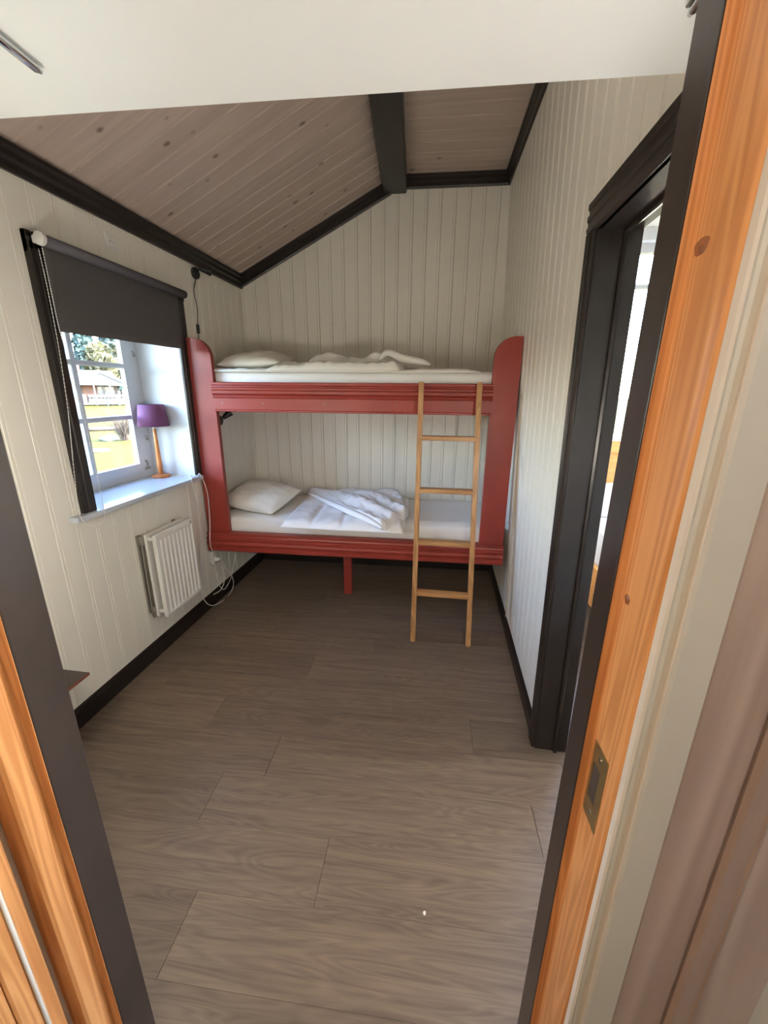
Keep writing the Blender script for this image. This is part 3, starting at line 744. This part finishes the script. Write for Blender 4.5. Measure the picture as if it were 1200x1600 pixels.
box('back_panel', M_RAD, ra, -1.560, -1.545, RY0, RY1, RZ0, RZ1, bevel=.004, seg=2)
for y in (RY0+.010, RY1-.022):
    for z in (RZ0+.02, RZ1-.035): box('connector', M_RAD, ra, -1.546, -1.508, y, y+.012, z, z+.020, bevel=.002)
for y in (RY0-.012, RY1-.05):
    box('wall_bracket', M_STEEL, ra, -1.5995, -1.590, y, y+.028, RZ0+.02, RZ1-.005, bevel=.002)
    box('wall_bracket', M_STEEL, ra, -1.590, -1.560, y+.010, y+.014, RZ0+.03, RZ0+.06); box('wall_bracket', M_STEEL, ra, -1.590, -1.560, y+.010, y+.014, RZ1-.06, RZ1-.01)
tb('pipe', M_STEEL, ra, spline([(-1.580, RY0+.006, RZ1-.02), (-1.578, RY0-.002, .55), (-1.578, RY0-.002, RZ0+.02), (-1.570, RY0+.01, RZ0), (-1.556, RY0+.03, RZ0+.004)], 8), .005, 8)
la('air_vent', M_STEEL, ra, [(.006, 0), (.006, .003), (.003, .004), (0, .004)], (-1.489, RY1-.03, RZ1-.018), 10, Vector((1, 0, 0)))
tb('valve', M_RAD, ra, [(-1.53, RY1, RZ0+.03), (-1.53, RY1+.035, RZ0+.03)], .012, 12)
tb('valve_pipe', M_RAD, ra, spline([(-1.53, RY1+.028, RZ0+.03), (-1.55, RY1+.034, RZ0+.02), (-1.597, RY1+.034, RZ0+.02)], 6), .008, 10)

# ------------------------------------------------------------------ wall outlet with plug, cables
oc = PX((329, 869), -1.6)
ou = thing('wall_outlet', 'white double wall outlet with plug below the bunk bed corner', 'outlet', (-1.6, oc.y, oc.z-.04))
box('cover', M_WPLAST, ou, -1.600, -1.566, oc.y-.024, oc.y+.024, oc.z-.042, oc.z+.042, bevel=.005, seg=2)
la('plug', M_WPLAST, ou, [(.017, 0), (.017, .012), (.012, .028), (.005, .034)], (-1.566, oc.y, oc.z-.018), 16, Vector((1, .15, 0)))
la('plug', M_WPLAST, ou, [(.013, 0), (.013, .012), (.006, .022)], (-1.585, oc.y, oc.z-.042), 12, Vector((0, 0, -1)))
def cable(label, pts, r, mat, name='cable', cat='cable', n=12):
    o = tb(name, mat, None, spline(pts, n), r, 7); return tag(o, label, cat)
X0 = -1.548
cable('white lamp cord trailing off the sill down to a floor loop', [(-1.745, 2.33, .9625), (-1.70, 2.36, .9625), (-1.64, 2.385, .963), (-1.585, 2.33, .963), (-1.556, 2.31, .962), tuple(PX((300, 752), X0)), tuple(PX((309, 790), X0)), tuple(PX((314, 850), -1.565)), tuple(PX((314, 905), -1.57)), tuple(PX((318, 935), -1.56)), tuple(PX((333, 946), -1.555)), tuple(PX((356, 932), -1.555)), tuple(PX((365, 910), -1.555)), tuple(PX((354, 885), -1.545)), (-1.532, oc.y+.005, oc.z-.018)], .0028, M_WPLAST)
cable('white cable draped over the sill end, tangling by the outlet', [(-1.60, 2.36, .9625), (-1.57, 2.372, .9635), tuple(PX((313, 742), X0)), tuple(PX((324, 770), X0)), tuple(PX((328, 815), X0)), tuple(PX((329, 852), X0)), tuple(PX((341, 876), X0)), tuple(PX((351, 900), -1.555)), tuple(PX((346, 920), -1.565)), tuple(PX((334, 929), -1.575))], .0028, M_WPLAST)
cable('thin grey white cable hanging from the bed rail to the floor', [tuple(PX((369, 863), -1.57)), tuple(PX((365, 885), -1.565)), tuple(PX((360, 905), -1.56)), tuple(PX((350, 921), -1.56)), tuple(PX((341, 910), -1.57)), tuple(PX((339, 895), -1.575))], .0022, M_WPLAST)

# ------------------------------------------------------------------ black wall spotlights
def spot(label, pc, tip, aim, pts, swi):
    c = PX(pc, -1.6); o = thing('wall_spotlight', label, 'wall lamp', tuple(c))
    la('wall_plate', M_BPLAST, o, [(.032, 0), (.034, .003), (.034, .018), (.030, .022), (0, .022)], c, 24, Vector((1, 0, 0)))
    j = c + Vector((.022, .004, .012)); e = PX(tip, -1.545)
    tb('arm', M_CHROME, o, [j, j.lerp(e, .5)+Vector((0, 0, .003)), e], .0035, 8)
    a = Vector(aim).normalized()
    la('lamp_head', M_BPLAST, o, [(.011, -.010), (.016, 0), (.020, .025), (.027, .058), (.0255, .058), (.018, .030), (0, .028)], e, 20, a)
    la('bulb_lens', M_WPLAST, o, [(.0245, .056), (.0245, .059), (.012, .062), (0, .062)], e, 18, a)
    tb('cord', M_BPLAST, o, spline([tuple(c+Vector((.008, 0, -.032)))] + [tuple(PX(p, -1.592)) for p in pts], 8), .0025, 6)
    s = PX(swi, -1.590); box('cord_switch', M_BPLAST, o, s.x-.007, s.x+.008, s.y-.010, s.y+.010, s.z-.028, s.z+.028, bevel=.004)
spot('black wall spotlight above the upper bunk post, with dangling cord', (303, 427), (314, 420), (.55, .82, -.05), [(303, 455), (308, 480), (309, 505), (311, 535), (313, 552)], (309.5, 514))
spot('black wall spotlight above the lower bunk pillow', (341, 657), (350, 652), (.5, .6, .55), [(341, 680), (342, 700), (346, 722), (348, 735), (346, 742)], (346.5, 727))

# ------------------------------------------------------------------ small wall fittings
c = PX((172, 378), -1.6)
cs = thing('lamp_socket', 'white round lamp socket on the wall above the roller blind', 'socket', tuple(c))
box('cover', M_WPLAST, cs, -1.6, -1.592, c.y-.035, c.y+.035, c.z-.035, c.z+.035, bevel=.003)
la('socket_ring', M_WPLAST, cs, [(.022, 0), (.022, .004), (.018, .006), (.015, .002), (0, .002)], (-1.592, c.y, c.z), 20, Vector((1, 0, 0)))
for s in (-.012, .012): la('socket_hole', M_BPLAST, cs, [(.0028, 0), (.0028, .0006), (0, .0006)], (-1.589, c.y+s, c.z), 8, Vector((1, 0, 0)))
c = PX((870, 818), .455)
sw = thing('light_switch', 'white light switch on the wall beside the dark door casing', 'switch', tuple(c))
xs = lean(XR, c.y, c.z)
box('cover', M_WPLAST, sw, xs-.009, xs+.001, c.y-.042, c.y+.042, c.z-.075, c.z+.075, bevel=.003)
box('rocker', M_WPLAST, sw, xs-.014, xs-.008, c.y-.024, c.y+.024, c.z-.040, c.z+.010, bevel=.003)

# ------------------------------------------------------------------ low dark table by the entrance
tc_ = PZ((139, 1050), .45)
tt = thing('side_table', 'low dark brown table with worn edge by the entrance', 'table', (-1.45, .8, 0))
box('table_top', M_GRAIN, tt, XL+.017, tc_.x, .47, tc_.y, .437, .45, bevel=.002)
box('edge_band', M_EDGE, tt, tc_.x-.001, tc_.x+.0015, .47, tc_.y, .4375, .4495)
for x, y in ((XL+.03, .50), (tc_.x-.09, .50), (XL+.03, .88), (tc_.x-.09, .88)): box('leg', M_GRAIN, tt, x, x+.04, y, y+.04, 0, .437, bevel=.002)
box('apron', M_GRAIN, tt, tc_.x-.085, tc_.x-.065, .54, .88, .37, .437)
# scrap on the floor
c = PZ((663, 1427), 0)
bm = bmesh.new(); vsx = [bm.verts.new((c.x+.0045*math.cos(a)*(1+.3*math.sin(3*a)), c.y+.006*math.sin(a), 0.0008+.0012*math.sin(2*a))) for a in [i*.785 for i in range(8)]]
top = bm.verts.new((c.x, c.y, .003))
for i in range(8): bm.faces.new((vsx[i], vsx[(i+1) % 8], top))
bm.faces.new(vsx[::-1]); tag(from_bm('paper_scrap', bm, M_WPLAST), 'tiny white scrap lying on the plank floor', 'scrap')

# ------------------------------------------------------------------ the next room, seen through the doorway
bm = bmesh.new()
N2Y = 3.42
for d in ((.56, 1.02, N2Y, N2Y+.2, -.1, 2.7), (2.2, 3.1, N2Y, N2Y+.2, -.1, 2.7), (1.02, 2.2, N2Y, N2Y+.2, -.1, 1.12), (1.02, 2.2, N2Y, N2Y+.2, 2.52, 2.7),
          (3.0, 3.2, -.1, 1.75, -.1, 2.7), (3.0, 3.2, 2.7, 3.5, -.1, 2.7), (3.0, 3.2, 1.75, 2.7, -.1, .9), (3.0, 3.2, 1.75, 2.7, 2.1, 2.7), (.6, 3.1, -.2, -.1, -.1, 2.7)): bx(bm, *d)
struct(from_bm('wall_next_room', bm, M_REVEAL), 'white walls of the sunlit next room', 'wall')
w2 = sempty('window_2', 'bright window of the next room with a dark bar', 'window', (1.6, N2Y+.1, 1.12))
bm = bmesh.new()
for d in ((1.02, 1.08, N2Y+.06, N2Y+.12, 1.18, 2.46), (2.14, 2.2, N2Y+.06, N2Y+.12, 1.18, 2.46), (1.02, 2.2, N2Y+.06, N2Y+.12, 1.12, 1.18), (1.02, 2.2, N2Y+.06, N2Y+.12, 2.46, 2.52)): bx(bm, *d)
from_bm('frame', bm, M_WFRAME, w2)
box('glazing_bar', M_WFRAME, w2, 1.08, 2.14, N2Y+.07, N2Y+.11, 2.235, 2.262)
for z0, z1 in ((1.18, 2.235), (2.262, 2.46)): box('pane', M_GLASS, w2, 1.08, 2.14, N2Y+.088, N2Y+.092, z0, z1)
w3 = sempty('window_added', 'unseen side window added to the next room to let the sun in', 'window', (3.1, 2.3, .9))  # opening added so sun bounced in this room brightens the bedroom
bm = bmesh.new()
for d in ((3.07, 3.13, 1.75, 1.80, .95, 2.05), (3.07, 3.13, 2.65, 2.7, .95, 2.05), (3.07, 3.13, 1.75, 2.7, .9, .95), (3.07, 3.13, 1.75, 2.7, 2.05, 2.1)): bx(bm, *d)
from_bm('frame', bm, M_WFRAME, w3)
box('pane', M_GLASS, w3, 3.098, 3.102, 1.80, 2.65, .95, 2.05)
pb = thing('pine_bed', 'pine bed with panelled headboard under the next room window', 'bed', (1.65, 2.6, 0))
HY = 3.30
box('headboard', M_PINE2, pb, 1.02, 2.05, HY, HY+.04, .30, 1.14, bevel=.004)
box('headboard_rail', M_PINE2, pb, 1.00, 2.07, HY-.012, HY+.05, 1.06, 1.16, bevel=.006)
for x in (1.12, 1.40, 1.68): box('headboard_panel', M_PINE2, pb, x, x+.24, HY-.006, HY, .72, 1.03, bevel=.004)
for x in (1.00, 2.02):
    box('leg', M_PINE2, pb, x, x+.05, HY-.005, HY+.045, 0, 1.16, bevel=.003); box('leg', M_PINE2, pb, x, x+.05, 1.62, 1.67, 0, .55, bevel=.003)
for x in (1.0, 2.045): box('side_rail', M_PINE2, pb, x, x+.025, 1.66, HY, .18, .44, bevel=.003)
box('footboard', M_PINE2, pb, 1.04, 2.03, 1.63, 1.66, .2, .55, bevel=.003)
def soft(name, label, cat, mat, d, seed):
    bm = bmesh.new(); bx(bm, *d)
    bmesh.ops.subdivide_edges(bm, edges=bm.edges[:], cuts=10, use_grid_fill=True)
    for v in bm.verts:
        v.co += Vector((noise.noise(v.co*5+Vector((seed, 0, 0)))*.008, noise.noise(v.co*6)*.006, noise.noise(v.co*5+Vector((0, seed, 0)))*.012))
    return tag(from_bm(name, bm, mat, None, True), label, cat)
soft('mattress', 'white made-up mattress on the pine bed next door', 'mattress', M_SHEET, (1.03, 2.035, 1.675, HY-.01, .40, .66), 3)
puff('white pillow against the pine headboard next door', 'pillow', 'pillow', M_SHEET, (1.35, 3.08, .74), .55, .40, .16, 0, (math.radians(20), 0), 1.7)

# ------------------------------------------------------------------ hall behind the camera
bm = bmesh.new()
for d in ((-1.75, -1.6, -2.3, .42, -.1, 2.4), (1.35, 1.5, -2.3, .50, -.1, 2.4), (-1.75, 1.5, -2.3, -2.15, -.1, 2.4)): bx(bm, *d)
struct(from_bm('wall_hall', bm, M_HALLW), 'pale walls of the hall in front of the bedroom', 'wall')
hl = thing('fill_hall_lamp', 'unseen opal fill lamp added on the hall ceiling', 'lamp', (-.1, -.55, 2.35))  # lamp added behind the camera for warm fill light
la('mount', M_WPLAST, hl, [(.10, 0), (.10, -.03), (0, -.03)], (-.1, -.55, 2.352), 24)
la('opal_shade', lampmat('hall_fill_glow', (1, .86, .68), HALL_FILL), hl, [(.16, -.02), (.17, -.05), (.14, -.09), (.08, -.115), (0, -.12)], (-.1, -.55, 2.35), 28)

# ------------------------------------------------------------------ outdoors: lawn, house, trees
def lawn_mat():
    m, nt, b = newmat('sunlit_lawn'); v = coords(nt, (1, 1, 1), False)
    f = noise_n(nt, v, .35, 4); g = noise_n(nt, v, 7, 5, .7)
    c = ramp(nt, f, [(.35, (.033, .034, .0028)), (.65, (.050, .042, .0036))])
    c = mix(nt, mathn(nt, 'MULTIPLY', g, .6), c, (.018, .024, .0020))
    nt.links.new(c, b.inputs['Base Color']); b.inputs['Roughness'].default_value = .95; b.inputs['Specular IOR Level'].default_value = .1
    bump(nt, b, g, .6, .05); return m
M_LAWN = lawn_mat()
bm = bmesh.new(); n = 60
gv = {}
for i in range(n+1):
    for j in range(n+1):
        x = -140+300*i/n; y = -120+300*j/n
        gv[i, j] = bm.verts.new((x, y, -.32 + (noise.noise((x*.07, y*.07, 0))*.12 if (x < -6) else 0)))
for i in range(n):
    for j in range(n): bm.faces.new((gv[i, j], gv[i+1, j], gv[i+1, j+1], gv[i, j+1]))
lw = from_bm('lawn', bm, M_LAWN, None, True); lw['kind'] = 'structure'; lw['label'] = 'sunlit yellow green lawn outside the window'; lw['category'] = 'lawn'
M_HWALL = plain('house_dark_boards', (.035, .022, .016), .7, var=.2, vscale=2)
M_HWHITE = plain('house_white_paint', (.085, .085, .085), .6)
M_HROOF = plain('house_roof_tiles', (.055, .045, .042), .8, var=.3, vscale=3)
M_HRED = plain('house_brick_red', (.085, .030, .026), .8)
M_HORANGE = plain('house_orange_board', (.085, .036, .020), .7)
M_HGLASS = plain('house_window_dark', (.04, .05, .06), .1)
M_LEAF = plain('spruce_leaf', (.014, .034, .030), .8, var=.5, vscale=1.5)
M_LEAF2 = plain('birch_leaf', (.050, .048, .016), .8, var=.5, vscale=1.5)
M_BARK = plain('bark', (.03, .022, .018), .9, var=.3)
M_TWIG = plain('shrub_twig', (.05, .035, .024), .9, var=.3)
M_STONE = plain('pale_stone', (.09, .088, .08), .9, var=.2, vscale=4)
M_BLUE = plain('blue_garden_paint', (.02, .055, .07), .5)
# house: local x = along its gable front, y = depth away from us
A_, B_ = PZ((126, 634), -.32), PZ((201, 633), -.32)
fa = (B_-A_).normalized(); GW = (B_-A_).length; hrz = math.atan2(fa.y, fa.x)
A_.z = -.32
hs = thing('summer_house', 'brown summer house with white gable, porch and red chimney', 'house', tuple(A_), hrz)
def hbx(name, mat, *d, parent=None): return box(name, mat, parent or hs, *d, world=False)
gh, eh = 3.75, 2.45
hbx('wall', M_HWALL, -7, GW-.4, 2.2, 8, 0, eh)
def hpr(name, mat, pts, y0, y1): return pr(name, mat, hs, pts, lambda x, z: (x, y0, z), lambda x, z: (x, y1, z), world=False)
hpr('gable', M_HWHITE, [(-.1, eh), (GW+.1, eh), (GW/2, gh-.12)], .25, .40)
hpr('bargeboard', M_HWHITE, [(-.5, eh-.25), (-.5, eh), (GW/2, gh+.12), (GW+.5, eh), (GW+.5, eh-.25), (GW/2, gh-.16)], .05, .16)
hpr('roof', M_HROOF, [(-.6, eh-.12), (-.6, eh+.02), (GW/2, gh+.18), (GW+.6, eh+.02), (GW+.6, eh-.12), (GW/2, gh)], .17, 5)
hpr('eave_beam', M_HWHITE, [(-.3, eh-.22), (GW+.3, eh-.22), (GW+.3, eh), (-.3, eh)], .22, .38)
bm = bmesh.new(); prism(bm, [(1.6, eh-.1), (1.6, eh+.05), (5.0, gh+.25), (8.4, eh+.05), (8.4, eh-.1), (5.0, gh+.1)], lambda y, z: (-9, y, z), lambda y, z: (GW-.2, y, z)); from_bm('main_roof', bm, M_HROOF, hs, world=False)
hbx('chimney', M_HRED, .3, 1.15, 4.0, 4.9, gh-.3, gh+.95)
for x in (0.05, GW*.33, GW*.66, GW-.15): hbx('porch_post', M_HWHITE, x, x+.12, .25, .37, 0, eh)
hbx('deck', M_HWHITE, -.3, GW+.5, .1, 2.2, .10, .32)
for z in (.95, 1.12): hbx('railing', M_HWHITE, .9, GW+.4, .16, .22, z, z+.09)
for i in range(15): hbx('baluster', M_HWHITE, 1.0+i*.36, 1.06+i*.36, .17, .21, .3, .95)
hbx('railing_board', M_HWHITE, .9, GW+.4, .14, .16, .40, .74)
hbx('door', M_HORANGE, GW*.16, GW*.16+1.5, 2.15, 2.22, .9, 2.2)
for x in (GW*.46, GW*.62):
    o = hbx('window', M_HWHITE, x, x+1.0, 2.12, 2.22, 1.0, 2.15); hbx('pane', M_HGLASS, x+.1, x+.45, 2.10, 2.13, 1.1, 2.05, parent=o); hbx('pane', M_HGLASS, x+.55, x+.9, 2.10, 2.13, 1.1, 2.05, parent=o)
hbx('lattice', M_HWALL, -.2, .75, .2, .3, .1, 1.25)
gt = thing('garden_table', 'blue garden table in front of the summer house porch', 'table', tuple(PZ((178, 634), -.32)), hrz)
box('table_top', M_BLUE, gt, -.7, .7, -.4, .4, .70, .76, world=False)
for x in (-.6, .55):
    for y in (-.35, .3): box('leg', M_BLUE, gt, x, x+.06, y, y+.06, 0, .70, world=False)
def tree(label, base, h, rx, mat, n, group, conif=False, leaf=.45):
    t = thing('tree', label, 'tree', base, 0, group)
    bm = bmesh.new(); tube(bm, [(0, 0, 0), (.1, .05, h*.4), (0, 0, h*.9)], [.22, .16, .04], 7); from_bm('trunk', bm, M_BARK, t, True, world=False)
    vs_, fs = [], []
    for i in range(n):
        if conif:
            q = random.random()**.8; z = h*(.10+.9*q); rad = rx*(1-q)*(.5+.5*random.random())+.1; a = random.random()*6.283
            c = Vector((rad*math.cos(a), rad*math.sin(a), z))
        else:
            d = Vector((random.gauss(0, 1), random.gauss(0, 1), random.gauss(0, 1))).normalized()*(.55+.45*random.random())
            c = Vector((d.x*rx, d.y*rx, h*.60+d.z*h*.40))
        u = Vector((random.gauss(0, 1), random.gauss(0, 1), random.gauss(0, 1))).normalized(); v = u.orthogonal().normalized(); s = leaf*(.6+.8*random.random())
        k = len(vs_); vs_ += [c-u*s, c-v*s*.6, c+u*s, c+v*s*.6]; fs.append((k, k+1, k+2, k+3))
    me = bpy.data.meshes.new('crown'); me.from_pydata([tuple(q) for q in vs_], [], fs); link('crown', me, mat, t)
def gpt(x, dist):   # a ground point under the given photo column at a distance
    r = ray((x, 640)); d = Vector((r.x, r.y)).normalized(); return (d.x*dist, d.y*dist, -.32)
G = 'trees behind the summer house'
tree('dark spruce rising straight behind the house ridge', gpt(150, 80), 16, 2.3, M_LEAF, 1600, G, True)
tree('dark spruce behind the right slope of the gable', gpt(186, 88), 16, 2.3, M_LEAF, 1600, G, True)
tree('tall spruce behind the red chimney', gpt(114, 88), 17, 2.3, M_LEAF, 1600, G, True)
tree('yellowing leafy tree between the spruces', gpt(172, 72), 8, 1.9, M_LEAF2, 1100, G)
tree('broad leafy tree at the far end of the house', gpt(214, 79), 10, 2.2, M_LEAF2, 1300, G)
tree('leafy tree far beyond the left end of the house', gpt(76, 80), 11, 2.2, M_LEAF2, 1300, G)
tree('dark spruce furthest from the porch steps', gpt(238, 92), 15, 2.3, M_LEAF, 1500, G, True)
tree('slim spruce between chimney and ridge, far back', gpt(150, 97), 20, 2.3, M_LEAF, 1600, G, True)
tree('slim spruce far back beyond the gable end', gpt(194, 104), 20, 2.3, M_LEAF, 1600, G, True)
tree('slim spruce far back beyond the chimney', gpt(106, 104), 20, 2.3, M_LEAF, 1600, G, True)
tree('tall spruce standing beyond the far lawn edge', gpt(36, 88), 15, 2.3, M_LEAF, 1500, G, True)
# shrub and stones on the lawn
sc_ = PZ((196, 689), -.32); st = thing('bare_shrub', 'bare twiggy shrub on the lawn outside the window', 'shrub', tuple(sc_))
bm = bmesh.new()
for i in range(90):
    a = random.random()*6.283; l = .7+.6*random.random(); s = .25+.5*random.random()
    e = Vector((math.cos(a)*s, math.sin(a)*s, l)); m_ = e*.5+Vector((random.gauss(0, .06), random.gauss(0, .06), .12)); tube(bm, [(random.gauss(0, .05), random.gauss(0, .05), 0), m_, e], [.014, .009, .003], 4, False)
tw = from_bm('twigs', bm, M_TWIG, st, world=False)
def rock(label, p, s, seed, mat=M_STONE, name='stone', cat='stone'):
    c = PZ(p, -.32); bm = bmesh.new(); bmesh.ops.create_icosphere(bm, subdivisions=3, radius=1)
    for v in bm.verts:
        v.co *= 1+.22*noise.noise(v.co*1.4+Vector((seed, 0, 0))); v.co = Vector((v.co.x*s[0], v.co.y*s[1], v.co.z*s[2]))
    o = from_bm(name, bm, mat, None, True); o.location = (c.x, c.y, -.32+s[2]*.5); o.rotation_euler = (0, 0, seed); tag(o, label, cat)
rock('flat pale stone on the lawn near the shrub', (172, 688), (.55, .3, .12), 2.2)
rock('low dark log lying on the lawn beyond the shrub', (168, 672), (.9, .14, .10), .75, M_BARK, 'log', 'log')
rock('small pale stone lying close below the window', (150, 706), (.4, .35, .06), 4.1)
